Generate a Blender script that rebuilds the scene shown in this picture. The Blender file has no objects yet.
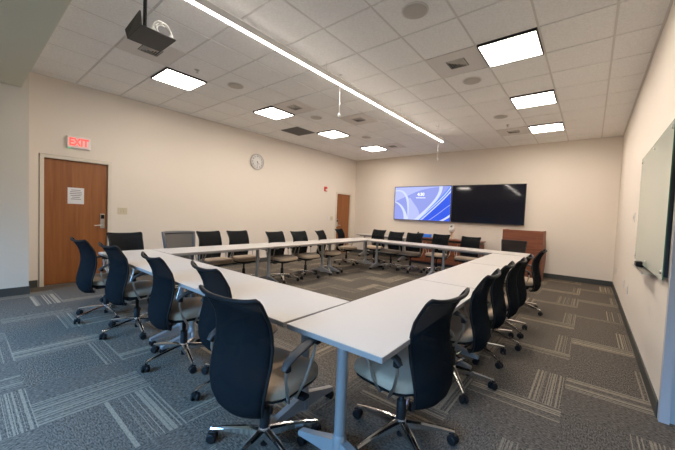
import bpy, math, random
from mathutils import Vector, Matrix
random.seed(7)
C = bpy.context.scene.collection
PI = math.pi
H = 3.333          # ceiling height
XL, XR, YF = -6.81, 0.452, 9.10
GX, GY, U = 0.0806, 3.6736, 0.6096   # ceiling grid origin and pitch

# ------------------------------------------------------------------ materials
def mat(name, col, rough=0.5, metal=0.0, emit=None, es=0.0, spec=None, noise=None, bump=None, alpha=None, coat=None, sheen=None, trans=None):
    m = bpy.data.materials.new(name); m.use_nodes = True
    nt = m.node_tree; b = nt.nodes['Principled BSDF']
    b.inputs['Base Color'].default_value = (*col, 1)
    b.inputs['Roughness'].default_value = rough
    b.inputs['Metallic'].default_value = metal
    if spec is not None: b.inputs['Specular IOR Level'].default_value = spec
    if emit: b.inputs['Emission Color'].default_value = (*emit, 1); b.inputs['Emission Strength'].default_value = es
    if alpha is not None: b.inputs['Alpha'].default_value = alpha
    if coat: b.inputs['Coat Weight'].default_value = coat
    if sheen: b.inputs['Sheen Weight'].default_value = sheen
    if trans: b.inputs['Transmission Weight'].default_value = trans
    tc = nt.nodes.new('ShaderNodeTexCoord')
    if noise:                                # (scale, amount)
        n = nt.nodes.new('ShaderNodeTexNoise'); n.inputs['Scale'].default_value = noise[0]; n.inputs['Detail'].default_value = 5
        nt.links.new(tc.outputs['Object'], n.inputs['Vector'])
        mx = nt.nodes.new('ShaderNodeMix'); mx.data_type = 'RGBA'
        a = noise[1]
        mx.inputs['A'].default_value = (*[c*(1-a) for c in col], 1); mx.inputs['B'].default_value = (*[min(1, c*(1+a)) for c in col], 1)
        nt.links.new(n.outputs['Fac'], mx.inputs['Factor']); nt.links.new(mx.outputs['Result'], b.inputs['Base Color'])
    if bump:                                 # (scale, strength, distance)
        n = nt.nodes.new('ShaderNodeTexNoise'); n.inputs['Scale'].default_value = bump[0]; n.inputs['Detail'].default_value = 3
        nt.links.new(tc.outputs['Object'], n.inputs['Vector'])
        bp = nt.nodes.new('ShaderNodeBump'); bp.inputs['Strength'].default_value = bump[1]; bp.inputs['Distance'].default_value = bump[2]
        nt.links.new(n.outputs['Fac'], bp.inputs['Height']); nt.links.new(bp.outputs['Normal'], b.inputs['Normal'])
    return m

class NT:
    """tiny node expression helper"""
    def __init__(s, nt): s.nt = nt
    def m(s, op, a, b=None, c=None):
        n = s.nt.nodes.new('ShaderNodeMath'); n.operation = op
        for i, v in enumerate((a, b, c)):
            if v is None: continue
            if isinstance(v, (int, float)): n.inputs[i].default_value = v
            else: s.nt.links.new(v, n.inputs[i])
        return n.outputs[0]
    def mix(s, f, a, b):
        n = s.nt.nodes.new('ShaderNodeMix'); n.data_type = 'RGBA'
        for k, v in (('Factor', f), ('A', a), ('B', b)):
            if isinstance(v, (int, float)): n.inputs[k].default_value = v
            elif isinstance(v, tuple): n.inputs[k].default_value = (*v, 1)
            else: s.nt.links.new(v, n.inputs[k])
        return n.outputs['Result']

def carpet_mat():
    m = bpy.data.materials.new('carpet_tile'); m.use_nodes = True
    nt = m.node_tree; e = NT(nt); b = nt.nodes['Principled BSDF']
    b.inputs['Roughness'].default_value = 0.95; b.inputs['Specular IOR Level'].default_value = 0.15
    tc = nt.nodes.new('ShaderNodeTexCoord'); sp = nt.nodes.new('ShaderNodeSeparateXYZ')
    nt.links.new(tc.outputs['Object'], sp.inputs[0])
    X = e.m('DIVIDE', e.m('ADD', sp.outputs[0], 0.09+U*40), U); Y = e.m('DIVIDE', e.m('ADD', sp.outputs[1], -0.30+U*40), U)
    ix = e.m('FLOOR', X); iy = e.m('FLOOR', Y); fx = e.m('FRACT', X); fy = e.m('FRACT', Y)
    par = e.m('MODULO', e.m('ADD', ix, iy), 2.0)             # quarter-turned lay
    # coordinate across the stripes
    ac = e.m('ADD', e.m('MULTIPLY', fx, par), e.m('MULTIPLY', fy, e.m('SUBTRACT', 1.0, par)))
    def comb(*v):
        c = nt.nodes.new('ShaderNodeCombineXYZ')
        for i, k in enumerate(v):
            if isinstance(k, (int, float)): c.inputs[i].default_value = k
            else: nt.links.new(k, c.inputs[i])
        return c.outputs[0]
    wn = nt.nodes.new('ShaderNodeTexWhiteNoise'); wn.noise_dimensions = '3D'; nt.links.new(comb(ix, iy, 3.3), wn.inputs['Vector'])
    r1 = wn.outputs['Value']
    spc = nt.nodes.new('ShaderNodeSeparateColor'); nt.links.new(wn.outputs['Color'], spc.inputs[0])
    r2, r3 = spc.outputs[1], spc.outputs[2]
    # stripes sit in the outer part of a tile; their width differs per tile
    wid = e.m('ADD', 0.18, e.m('MULTIPLY', r2, 0.36))
    inband = e.m('GREATER_THAN', ac, e.m('SUBTRACT', 1.0, wid))
    sn = nt.nodes.new('ShaderNodeTexNoise'); sn.noise_dimensions = '2D'; sn.inputs['Scale'].default_value = 1.0; sn.inputs['Detail'].default_value = 1.5
    nt.links.new(comb(e.m('MULTIPLY', ac, 40.0), e.m('MULTIPLY', r3, 90.0), 0), sn.inputs['Vector'])
    cr = nt.nodes.new('ShaderNodeValToRGB'); nt.links.new(sn.outputs['Fac'], cr.inputs[0])
    cr.color_ramp.elements[0].position = 0.50; cr.color_ramp.elements[0].color = (0, 0, 0, 1)
    cr.color_ramp.elements[1].position = 0.56; cr.color_ramp.elements[1].color = (1, 1, 1, 1)
    st = e.m('MULTIPLY', inband, cr.outputs[0])
    # bands run almost the whole tile, a few fade out
    st = e.m('MULTIPLY', st, e.m('ADD', 0.35, e.m('MULTIPLY', r1, 0.65)))
    # heathered pile, drawn out along the stripes
    def pile(sx, sy, sc):
        mp = nt.nodes.new('ShaderNodeMapping'); mp.inputs['Scale'].default_value = (sx, sy, 1)
        nt.links.new(tc.outputs['Object'], mp.inputs[0])
        n = nt.nodes.new('ShaderNodeTexNoise'); n.inputs['Scale'].default_value = sc; n.inputs['Detail'].default_value = 2; n.inputs['Roughness'].default_value = 0.7
        nt.links.new(mp.outputs[0], n.inputs['Vector']); return n.outputs['Fac']
    p = e.m('ADD', e.m('MULTIPLY', pile(3, 1, 42), par), e.m('MULTIPLY', pile(1, 3, 42), e.m('SUBTRACT', 1.0, par)))
    cr2 = nt.nodes.new('ShaderNodeValToRGB'); nt.links.new(p, cr2.inputs[0])
    cr2.color_ramp.elements[0].position = 0.36; cr2.color_ramp.elements[0].color = (0.036, 0.031, 0.026, 1)
    cr2.color_ramp.elements[1].position = 0.66; cr2.color_ramp.elements[1].color = (0.195, 0.167, 0.136, 1)
    base = e.mix(e.m('MULTIPLY', r2, 0.22), cr2.outputs[0], (0.09, 0.082, 0.074))
    stripe = e.mix(p, (0.30, 0.245, 0.175), (0.52, 0.44, 0.325))
    nt.links.new(e.mix(e.m('MULTIPLY', st, 0.72), base, stripe), b.inputs['Base Color'])
    bp = nt.nodes.new('ShaderNodeBump'); bp.inputs['Strength'].default_value = 0.4; bp.inputs['Distance'].default_value = 0.004
    nt.links.new(p, bp.inputs['Height']); nt.links.new(bp.outputs[0], b.inputs['Normal'])
    return m

def wood_mat(name, c1, c2, axis=2, scale=14, rough=0.38):
    m = bpy.data.materials.new(name); m.use_nodes = True
    nt = m.node_tree; b = nt.nodes['Principled BSDF']; b.inputs['Roughness'].default_value = rough
    tc = nt.nodes.new('ShaderNodeTexCoord'); mp = nt.nodes.new('ShaderNodeMapping')
    s = [scale]*3; s[axis] = scale*0.06; mp.inputs['Scale'].default_value = s
    nt.links.new(tc.outputs['Object'], mp.inputs[0])
    n = nt.nodes.new('ShaderNodeTexNoise'); n.inputs['Scale'].default_value = 2.2; n.inputs['Detail'].default_value = 7; n.inputs['Distortion'].default_value = 0.6
    nt.links.new(mp.outputs[0], n.inputs['Vector'])
    cr = nt.nodes.new('ShaderNodeValToRGB'); nt.links.new(n.outputs['Fac'], cr.inputs[0])
    cr.color_ramp.elements[0].position = 0.3; cr.color_ramp.elements[0].color = (*c1, 1)
    cr.color_ramp.elements[1].position = 0.72; cr.color_ramp.elements[1].color = (*c2, 1)
    nt.links.new(cr.outputs[0], b.inputs['Base Color'])
    return m

def mesh_cloth(name, col, alpha):
    m = mat(name, col, 0.9, spec=0.08, alpha=alpha)
    nt = m.node_tree; b = nt.nodes['Principled BSDF']
    tc = nt.nodes.new('ShaderNodeTexCoord')
    w = nt.nodes.new('ShaderNodeTexWave'); w.wave_type = 'BANDS'; w.bands_direction = 'Z'; w.inputs['Scale'].default_value = 45; w.inputs['Distortion'].default_value = 3
    w.inputs['Detail'].default_value = 2; w.inputs['Detail Scale'].default_value = 0.3
    nt.links.new(tc.outputs['Object'], w.inputs['Vector'])
    bp = nt.nodes.new('ShaderNodeBump'); bp.inputs['Strength'].default_value = 0.25; bp.inputs['Distance'].default_value = 0.002
    nt.links.new(w.outputs['Fac'], bp.inputs['Height']); nt.links.new(bp.outputs[0], b.inputs['Normal'])
    return m

M = dict(
    wall=mat('wall_paint', (0.80, 0.73, 0.645), 0.85, bump=(180, 0.08, 0.002)),
    partition=mat('partition_paint', (0.70, 0.655, 0.575), 0.85, bump=(180, 0.08, 0.002)),
    jamb=mat('jamb_paint', (0.50, 0.50, 0.52), 0.6),
    tile=mat('acoustic_tile', (0.90, 0.87, 0.84), 0.95, noise=(55, 0.16), bump=(110, 0.55, 0.004)),
    tbar=mat('ceiling_bar', (0.70, 0.665, 0.63), 0.6),
    soffit=mat('soffit_paint', (0.74, 0.70, 0.54), 0.9, bump=(180, 0.08, 0.002)),
    carpet=carpet_mat(),
    base=mat('vinyl_base', (0.060, 0.062, 0.056), 0.55),
    trimp=mat('frame_paint', (0.74, 0.68, 0.58), 0.45),
    door=wood_mat('door_veneer', (0.25, 0.085, 0.021), (0.37, 0.138, 0.038), 2, 9, 0.42),
    cherry=wood_mat('cherry_veneer', (0.15, 0.045, 0.020), (0.27, 0.088, 0.038), 0, 10, 0.5),
    edge=mat('table_edge', (0.36, 0.33, 0.31), 0.5),
    top=mat('white_laminate', (0.58, 0.555, 0.535), 0.42, noise=(260, 0.02)),
    legm=mat('silver_paint', (0.36, 0.37, 0.38), 0.38, 0.5),
    chrome=mat('polished_aluminium', (0.78, 0.78, 0.78), 0.16, 1.0),
    steel=mat('brushed_steel', (0.55, 0.53, 0.50), 0.32, 1.0),
    black=mat('black_plastic', (0.009, 0.009, 0.010), 0.55, spec=0.25),
    pad=mat('arm_pad_rubber', (0.035, 0.034, 0.034), 0.5),
    mesh=mesh_cloth('black_back_mesh', (0.009, 0.0115, 0.014), 0.88),
    greymesh=mesh_cloth('grey_back_mesh', (0.10, 0.10, 0.10), 0.62),
    darkmesh=mesh_cloth('dark_back_mesh', (0.028, 0.027, 0.026), 0.80),
    fabric=mat('grey_seat_fabric', (0.44, 0.335, 0.235), 0.92, sheen=0.2, noise=(140, 0.12), bump=(500, 0.3, 0.001)),
    darkfabric=mat('dark_seat_fabric', (0.04, 0.04, 0.04), 0.9),
    greyframe=mat('grey_plastic', (0.10, 0.10, 0.11), 0.45),
    dark=mat('dark_bezel', (0.015, 0.014, 0.015), 0.4),
    lamp=mat('lamp_diffuser', (0.9, 0.9, 0.9), 0.5, emit=(1.0, 0.885, 0.77), es=33),
    strip=mat('strip_diffuser', (0.9, 0.9, 0.9), 0.5, emit=(1.0, 0.90, 0.80), es=46),
    ceiling_fill=mat('added_fill_glow', (0.9, 0.9, 0.9), 0.5, emit=(1.0, 0.90, 0.80), es=2.4),  # added glow that lifts the ceiling brightness
    white=mat('white_plastic', (0.78, 0.77, 0.75), 0.45),
    almond=mat('almond_plastic', (0.66, 0.58, 0.42), 0.4),
    grille=mat('speaker_grille', (0.50, 0.47, 0.42), 0.6),
    ventgrey=mat('return_grille_grey', (0.16, 0.155, 0.145), 0.7),
    red=mat('red_plastic', (0.62, 0.03, 0.02), 0.4),
    exitred=mat('exit_letters', (0.8, 0.08, 0.06), 0.4, emit=(1.0, 0.10, 0.09), es=1.1),
    exitface=mat('exit_face', (0.75, 0.68, 0.65), 0.4, emit=(1.0, 0.45, 0.40), es=0.12),
    green=mat('green_indicator', (0.1, 0.8, 0.3), 0.4, emit=(0.1, 1.0, 0.4), es=1.2),
    paper=mat('notice_paper', (0.80, 0.80, 0.82), 0.8),
    ink=mat('printed_ink', (0.18, 0.17, 0.20), 0.8),
    screenoff=mat('screen_glass', (0.008, 0.009, 0.018), 0.06, spec=0.4),
    glassboard=mat('back_painted_glass', (0.56, 0.63, 0.555), 0.12, spec=0.5),
    glassedge=mat('glass_edge', (0.05, 0.16, 0.10), 0.2),
    blue=mat('blue_box_glow', (0.02, 0.16, 0.62), 0.5, emit=(0.02, 0.2, 0.9), es=0.15),  # faint glow put into the box colour, no lamp
    tan=mat('tan_plastic', (0.55, 0.42, 0.28), 0.5),
    cable=mat('clear_cable', (0.85, 0.86, 0.85), 0.3),
    glass=mat('window_glass', (0.8, 0.9, 0.95), 0.03, alpha=0.10),
)
for k, col, s in (('s0', (0.30, 0.36, 0.86), 1.0), ('s1', (0.50, 0.56, 0.98), 1.0), ('s2', (0.66, 0.74, 1.0), 1.05), ('s3', (0.02, 0.10, 0.85), 1.0), ('s4', (0.10, 0.26, 0.95), 1.0), ('s5', (0.95, 0.97, 1.0), 1.3)):
    M[k] = mat('screen_'+k, (0.02, 0.02, 0.03), 0.25, emit=col, es=s)

# ------------------------------------------------------------------ mesh builder
class MB:
    def __init__(s): s.v = []; s.f = []; s.mi = []; s.mats = []; s.sm = []
    def _m(s, m):
        if m not in s.mats: s.mats.append(m)
        return s.mats.index(m)
    def add(s, vs, fs, m, smooth=False):
        o = len(s.v); k = s._m(m); s.v += [tuple(v) for v in vs]
        for f in fs: s.f.append(tuple(i+o for i in f)); s.mi.append(k); s.sm.append(smooth)
        return s
    def box(s, x0, y0, z0, x1, y1, z1, m, mx=None):
        vs = [Vector(p) for p in ((x0,y0,z0),(x1,y0,z0),(x1,y1,z0),(x0,y1,z0),(x0,y0,z1),(x1,y0,z1),(x1,y1,z1),(x0,y1,z1))]
        if mx: vs = [mx @ v for v in vs]
        return s.add(vs, [(0,3,2,1),(4,5,6,7),(0,1,5,4),(1,2,6,5),(2,3,7,6),(3,0,4,7)], m)
    def bbox(s, x0, y0, z0, x1, y1, z1, m, b=0.004, mx=None):
        """box with chamfered edges"""
        vs = []
        for z, i in ((z0, b), (z0+b, 0), (z1-b, 0), (z1, b)):
            for (x, y) in ((x0+b+i, y0+i), (x1-b-i, y0+i), (x1-i, y0+b+i), (x1-i, y1-b-i), (x1-b-i, y1-i), (x0+b+i, y1-i), (x0+i, y1-b-i), (x0+i, y0+b+i)):
                vs.append(Vector((x, y, z)))
        if mx: vs = [mx @ v for v in vs]
        fs = [tuple(range(7, -1, -1)), tuple(range(24, 32))]
        for r in range(3):
            for k in range(8):
                a, c = r*8+k, r*8+(k+1) % 8; fs.append((a, c, c+8, a+8))
        return s.add(vs, fs, m)
    def rings(s, rings, m, smooth=True, cap=True):
        n = len(rings[0]); vs = [p for r in rings for p in r]; fs = []
        for i in range(len(rings)-1):
            for k in range(n):
                a, c = i*n+k, i*n+(k+1) % n; fs.append((a, c, c+n, a+n))
        s.add(vs, fs, m, smooth)
        if cap:
            s.add(rings[0], [tuple(range(n-1, -1, -1))], m); s.add(rings[-1], [tuple(range(n))], m)
        return s
    def tube(s, pts, r, m, n=8, cap=True, closed=False, flat=1.0):
        pts = [Vector(p) for p in pts]; rs = r if isinstance(r, (list, tuple)) else [r]*len(pts)
        L = len(pts); out = []; up = None
        for i, p in enumerate(pts):
            if closed: t = (pts[(i+1) % L]-pts[i-1]).normalized()
            else: t = (pts[min(i+1, L-1)]-pts[max(i-1, 0)]).normalized()
            if up is None: up = Vector((0, 0, 1)) if abs(t.z) < 0.9 else Vector((0, 1, 0))
            a = t.cross(up).normalized(); bb = a.cross(t).normalized(); up = bb
            out.append([p + a*math.cos(2*PI*k/n)*rs[i] + bb*math.sin(2*PI*k/n)*rs[i]*flat for k in range(n)])
        if closed: out.append(out[0]); cap = False
        return s.rings(out, m, True, cap)
    def lathe(s, prof, m, c=(0,0,0), n=16, mx=None, cap=True):
        rr = []
        for r, z in prof:
            ring = [Vector((c[0]+r*math.cos(2*PI*k/n), c[1]+r*math.sin(2*PI*k/n), c[2]+z)) for k in range(n)]
            if mx: ring = [mx @ v for v in ring]
            rr.append(ring)
        return s.rings(rr, m, True, cap)
    def obj(s, name, parent=None, sharp=True):
        me = bpy.data.meshes.new(name); me.from_pydata(s.v, [], s.f)
        for m in s.mats: me.materials.append(m)
        me.polygons.foreach_set('material_index', s.mi); me.polygons.foreach_set('use_smooth', s.sm)
        me.update(); me.validate()
        o = bpy.data.objects.new(name, me); C.objects.link(o)
        if parent: o.parent = parent
        return o

def tag(o, label=None, cat=None, group=None, kind=None):
    if label: o['label'] = label
    if cat: o['category'] = cat
    if group: o['group'] = group
    if kind: o['kind'] = kind
    return o
def thing(name, label, cat, loc=(0, 0, 0), rz=0.0, group=None):
    o = bpy.data.objects.new(name, None); o.empty_display_size = 0.1; C.objects.link(o)
    o.location = loc; o.rotation_euler = (0, 0, rz)
    return tag(o, label, cat, group)
def struct(mb, name, parent=None):
    o = mb.obj(name, parent)
    if not parent: o['kind'] = 'structure'
    return o
def copy_tree(o, parent=None):
    c = o.copy(); C.objects.link(c); c.parent = parent
    for ch in list(o.children): copy_tree(ch, c)
    return c

# ------------------------------------------------------------------ room shell
YB, XN, YP, XP, YS, ZS = -2.0, 2.2, 3.10, -6.39, 0.575, 2.96   # back wall, near right wall, right return, partition, soffit edge
T = 0.12
b = MB(); b.box(XL-T, YB-T, -0.08, XN+T, YF+T, 0.0, M['carpet']); struct(b, 'floor')
b = MB(); b.box(XL-T, YF, 0, XR+1.9, YF+T, H+0.1, M['wall']); struct(b, 'wall_far')
b = MB()
b.box(XL-T, 0.651, 0, XL, 0.80, H+0.1, M['wall']); b.box(XL-T, 1.74, 0, XL, 8.02, H+0.1, M['wall']); b.box(XL-T, 8.86, 0, XL, YF, H+0.1, M['wall'])
b.box(XL-T, 0.80, 2.12, XL, 1.74, H+0.1, M['wall']); b.box(XL-T, 8.02, 2.12, XL, 8.86, H+0.1, M['wall'])
struct(b, 'wall_left')
b = MB(); b.box(XL-T, YB, 0, XP, 0.65, H+0.1, M['partition']); struct(b, 'wall_near_left')
b = MB(); b.box(XR, YP, 0, XR+1.9, YF, H+0.1, M['wall']); struct(b, 'wall_right')
b = MB(); b.box(XN, YB, 0, XN+T, YP+0.2, H+0.1, M['wall']); struct(b, 'wall_near_right')
b = MB()
b.box(XR-0.004, YP-0.05, 0, XR+0.05, YP-0.001, H-0.02, M['jamb']); b.box(XR+0.051, YP-0.02, 0, XN, YP-0.001, H-0.02, M['jamb'])
struct(b, 'trim_1')
# back wall with a row of windows behind the camera
wins = [(-5.9, -4.3), (-4.1, -2.5), (-2.3, -0.7), (-0.5, 1.1)]
b = MB(); b.box(XP, YB-T, 0, XN+T, YB, 0.75, M['wall']); b.box(XP, YB-T, 2.35, XN+T, YB, H+0.1, M['wall'])
xs = [XP]+[v for w in wins for v in w]+[XN+T]
for i in range(0, len(xs), 2): b.box(xs[i], YB-T, 0.75, xs[i+1], YB, 2.35, M['wall'])
struct(b, 'wall_back')
for i, (x0, x1) in enumerate(wins):
    w = bpy.data.objects.new('window_%d' % (i+1), None); C.objects.link(w); w['kind'] = 'structure'
    b = MB(); f = 0.04
    b.box(x0, YB-0.09, 0.75, x1, YB-0.03, 0.75+f, M['dark']); b.box(x0, YB-0.09, 2.35-f, x1, YB-0.03, 2.35, M['dark'])
    b.box(x0, YB-0.09, 0.75+f, x0+f, YB-0.03, 2.35-f, M['dark']); b.box(x1-f, YB-0.09, 0.75+f, x1, YB-0.03, 2.35-f, M['dark'])
    b.obj('window_frame', w)
    b = MB(); b.box(x0+f, YB-0.063, 0.75+f, x1-f, YB-0.057, 2.35-f, M['glass']); b.obj('window_pane', w)
    L = bpy.data.lights.new('daylight', 'AREA'); L.shape = 'RECTANGLE'; L.size = x1-x0-0.1; L.size_y = 1.5
    L.color = (0.25, 0.56, 1.0); L.energy = 114; L.spread = 1.45
    lo = bpy.data.objects.new('daylight', L); C.objects.link(lo); lo.location = ((x0+x1)/2, YB-0.60, 2.15); lo.rotation_euler = (PI/2-0.80, 0, 0); lo.scale = (1, 1, 1)

# soffit over the camera end
b = MB(); b.box(XL-T, YB-T, ZS, XN+T, YS, H+0.1, M['soffit']); struct(b, 'ceiling_soffit'); bpy.data.objects['ceiling_soffit'].name = 'trim_2'

# ceiling tiles in a bar grid ------------------------------------------------
def cell(i, j): return (GX+i*U, GY+j*U)
lights_ij = [(-9, -3), (-9, 0), (-9, 3), (-9, 6), (-2, -3), (-2, 0), (-2, 3), (-2, 6)]
vent_ij = [(-3, 0), (-8, 0), (-7, 2), (-8, 6), (-3, 6), (-8, -4)]
ret_ij = [(-10, 2)]
skip = set(lights_ij+vent_ij+ret_ij)
tb = MB()
def addtile(i, j):
    x0, y0 = cell(i, j); x1, y1 = x0+U, y0+U
    lx, ly, hx, hy = max(x0, XL), max(y0, YS), min(x1, XR if y0 > YP-0.4 else XN), min(y1, YF)
    if y0 <= YP-0.4 and y1 > YP: hx = min(x1, XR)
    if hx-lx < 0.05 or hy-ly < 0.05: return
    g, d, t = 0.0085, 0.008, 0.004
    o = [(lx+g, ly+g), (hx-g, ly+g), (hx-g, hy-g), (lx+g, hy-g)]
    ii = [(lx+g+t, ly+g+t), (hx-g-t, ly+g+t), (hx-g-t, hy-g-t), (lx+g+t, hy-g-t)]
    vs = [(x, y, H+0.008) for x, y in o]+[(x, y, H) for x, y in ii]
    # tile face sits a touch below its bevelled rim
    tb.add(vs, [(4, 7, 6, 5), (0, 4, 5, 1), (1, 5, 6, 2), (2, 6, 7, 3), (3, 7, 4, 0)], M['tile'])
for i in range(-12, 5):
    for j in range(-6, 9):
        if (i, j) not in skip: addtile(i, j)
struct(tb, 'ceiling')
gb = MB()
gb.box(XL, YS, H+0.0085, XN, YF, H+0.03, M['tbar'])
for i in range(-11, 4):
    x = GX+i*U
    gb.box(x-0.010, YS, H+0.003, x+0.010, YF if x < XR else YP, H+0.0085, M['tbar'])
for j in range(-5, 9):
    y = GY+j*U
    gb.box(XL, y-0.005, H+0.006, XR if y > YP else XN, y+0.005, H+0.0085, M['tbar'])
a = 0.022
gb.box(XL, YS, H-0.002, XL+a, YF, H+0.008, M['tbar']); gb.box(XL, YF-a, H-0.002, XR, YF, H+0.008, M['tbar']); gb.box(XR-a, YP, H-0.002, XR, YF, H+0.008, M['tbar'])
struct(gb, 'trim_3')

# baseboards
bh, bt = 0.115, 0.012
b = MB(); b.box(XL, YF-bt, 0, XR, YF, bh, M['base']); struct(b, 'baseboard_far')
b = MB(); b.box(XR-bt, YP, 0, XR, YF-bt, bh, M['base']); struct(b, 'baseboard_right')
b = MB(); b.box(XL, 0.66, 0, XL+bt, 0.79, bh, M['base']); b.box(XL, 1.75, 0, XL+bt, 8.01, bh, M['base']); b.box(XL, 8.87, 0, XL+bt, YF-bt, bh, M['base']); struct(b, 'baseboard_left')
b = MB(); b.box(XP, YB, 0, XP+bt, 0.65+bt, bh, M['base']); b.box(XL+bt, 0.65, 0, XP, 0.65+bt, bh, M['base']); struct(b, 'baseboard_near_left')

# doors ----------------------------------------------------------------------
def door(n, y0, y1, hand_y, d):
    w = bpy.data.objects.new('door_%d' % n, None); C.objects.link(w); w.location = (XL, (y0+y1)/2, 0); w['kind'] = 'structure'
    cy = (y0+y1)/2
    b = MB(); b.bbox(-0.075, y0-cy+0.004, 0.012, -0.030, y1-cy-0.004, 2.062, M['door'], 0.002); b.obj('door_leaf', w)
    b = MB(); f = 0.05
    for (ya, yb, za, zb) in ((y0-cy-f, y0-cy, 0, 2.065+f), (y1-cy, y1-cy+f, 0, 2.065+f), (y0-cy, y1-cy, 2.065, 2.065+f)):
        b.box(-0.10, ya, za, 0.014, yb, zb, M['trimp'])
    b.obj('door_frame', w)
    b = MB(); hy = hand_y-cy
    b.bbox(-0.030, hy-0.032, 0.93, -0.018, hy+0.032, 1.19, M['steel'], 0.003)
    b.bbox(-0.022, hy-0.024, 1.10, -0.004, hy+0.024, 1.17, M['black'], 0.003)
    b.lathe([(0.013, 0), (0.013, 0.05)], M['steel'], mx=Matrix.Translation((-0.02, hy, 0.985)) @ Matrix.Rotation(PI/2, 4, 'Y'), n=10)
    b.tube([(0.03, hy, 0.985), (0.034, hy-d*0.05, 0.985), (0.032, hy-d*0.125, 0.98)], [0.010, 0.010, 0.008], M['steel'], 8)
    b.obj('door_handle', w)
    return w
door(1, 0.860, 1.690, 1.62, 1)
door(2, 8.075, 8.815, 8.15, -1)

# ------------------------------------------------------------------ ceiling fittings
lab = ['square ceiling light panel nearest above the exit door', 'square ceiling light panel above the wall clock, second in the left row',
       'square ceiling light panel beside the grey return grille, third in the left row', 'square ceiling light panel farthest along the left row near the far wall',
       'square ceiling light panel over the near end of the right table row, outside the view', 'largest square ceiling light panel in the right row, next to a louvred vent',
       'middle square ceiling light panel of the right row', 'small square ceiling light panel in the right row nearest the far wall']
proto = None
for (i, j), lb in zip(lights_ij, lab):
    x, y = cell(i, j)
    if proto is None:
        proto = thing('ceiling_light', lb, 'ceiling light', (x+U/2, y+U/2, H))
        b = MB(); h = U/2-0.012; w = 0.014
        for (x0, y0, x1, y1) in ((-h, -h, h, -h+w), (-h, h-w, h, h), (-h, -h+w, -h+w, h-w), (h-w, -h+w, h, h-w)):
            b.box(x0, y0, -0.022, x1, y1, 0.008, M['dark'])
        b.obj('light_frame', proto)
        b = MB(); b.box(-h+w, -h+w, -0.012, h-w, h-w, 0.006, M['lamp']); b.obj('diffuser', proto)
        o = proto
    else:
        o = copy_tree(proto); o.location = (x+U/2, y+U/2, H)
    tag(o, lb, 'ceiling light', 'square ceiling light panels')

vlab = ['square louvred air vent beside the largest right-hand ceiling light', 'square louvred air vent beside the left ceiling light above the clock',
        'square louvred air vent behind the nearer hanging microphone', 'square louvred air vent beside the farthest light of the left row',
        'square louvred air vent near the far wall, left of the smallest right-hand light', 'square louvred air vent partly hidden behind the black projector tray']
proto = None
for (i, j), lb in zip(vent_ij, vlab):
    x, y = cell(i, j)
    if proto is None:
        proto = thing('ceiling_vent', lb, 'air vent', (x+U/2, y+U/2, H))
        b = MB(); h = U/2-0.008; q = 0.115
        for (x0, y0, x1, y1) in ((-h, -h, h, -q), (-h, q, h, h), (-h, -q, -q, q), (q, -q, h, q)):
            b.box(x0, y0, -0.002, x1, y1, 0.006, M['tbar'])
        b.obj('face_plate', proto)
        b = MB(); b.box(-q, -q, 0.003, q, q, 0.0085, M['dark']); b.obj('duct_opening', proto)
        b = MB()
        for k in range(4):
            r = q-0.012-k*0.027
            for a4 in range(4):
                mx = Matrix.Rotation(a4*PI/2, 4, 'Z')
                vs = [mx @ Vector(p) for p in ((-r, r, 0.002), (r, r, 0.002), (r-0.016, r-0.016, -0.012), (-r+0.016, r-0.016, -0.012))]
                b.add(vs, [(0, 1, 2, 3)], M['grille'])
        lo = b.obj('louvre_blades', proto)
        md = lo.modifiers.new('solid', 'SOLIDIFY'); md.thickness = 0.002
        o = proto
    else:
        o = copy_tree(proto); o.location = (x+U/2, y+U/2, H)
    tag(o, lb, 'air vent', 'louvred ceiling vents')
x, y = cell(*ret_ij[0])
t = thing('return_grille', 'dark grey square return air grille in the ceiling beside a left-row light', 'air grille', (x+U/2, y+U/2, H))
b = MB(); h = U/2-0.012
for (x0, y0, x1, y1) in ((-h, -h, h, -h+.02), (-h, h-.02, h, h), (-h, -h+.02, -h+.02, h-.02), (h-.02, -h+.02, h, h-.02)): b.box(x0, y0, -0.003, x1, y1, 0.006, M['ventgrey'])
b.obj('grille_frame', t)
b = MB(); b.box(-h+.02, -h+.02, 0.003, h-.02, h-.02, 0.0085, M['dark'])
for k in range(22):
    yy = -h+.03+k*(2*h-.06)/21; b.box(-h+.02, yy-0.009, -0.002, h-.02, yy+0.009, 0.002, M['ventgrey'])
b.obj('grille_core', t)

slab = ['round ceiling speaker nearest the camera at the top of the view', 'round ceiling speaker right of the nearest exit-door light', 'round ceiling speaker between the clock light and the return grille',
        'round ceiling speaker left of the farthest left-row light', 'round ceiling speaker below the big louvred vent on the right side', 'round ceiling speaker left of the middle right-hand light']
spos = [(-2.48, -1.53), (-7.58, -1.48), (-7.61, 1.57), (-7.60, 4.55), (-2.49, 1.47), (-2.51, 4.51)]
proto = None
for (gx, gy), lb in zip(spos, slab):
    loc = (GX+gx*U, GY+gy*U, H)
    if proto is None:
        proto = thing('ceiling_speaker', lb, 'speaker', loc)
        b = MB(); b.lathe([(0.128, 0.0), (0.128, -0.006), (0.118, -0.010), (0.112, -0.006)], M['tbar'], n=28, cap=False); b.obj('rim', proto)
        b = MB(); b.lathe([(0.115, -0.001), (0.113, -0.008), (0.06, -0.011), (0.002, -0.012)], M['grille'], n=28); b.obj('speaker_cover', proto)
        o = proto
    else:
        o = copy_tree(proto); o.location = loc
    tag(o, lb, 'speaker', 'round ceiling speakers')
hl = ['small sprinkler head beside the nearest exit-door light', 'small sprinkler head left of the smallest right-hand light', 'small sprinkler head near the far end of the strip light']
proto = None
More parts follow.
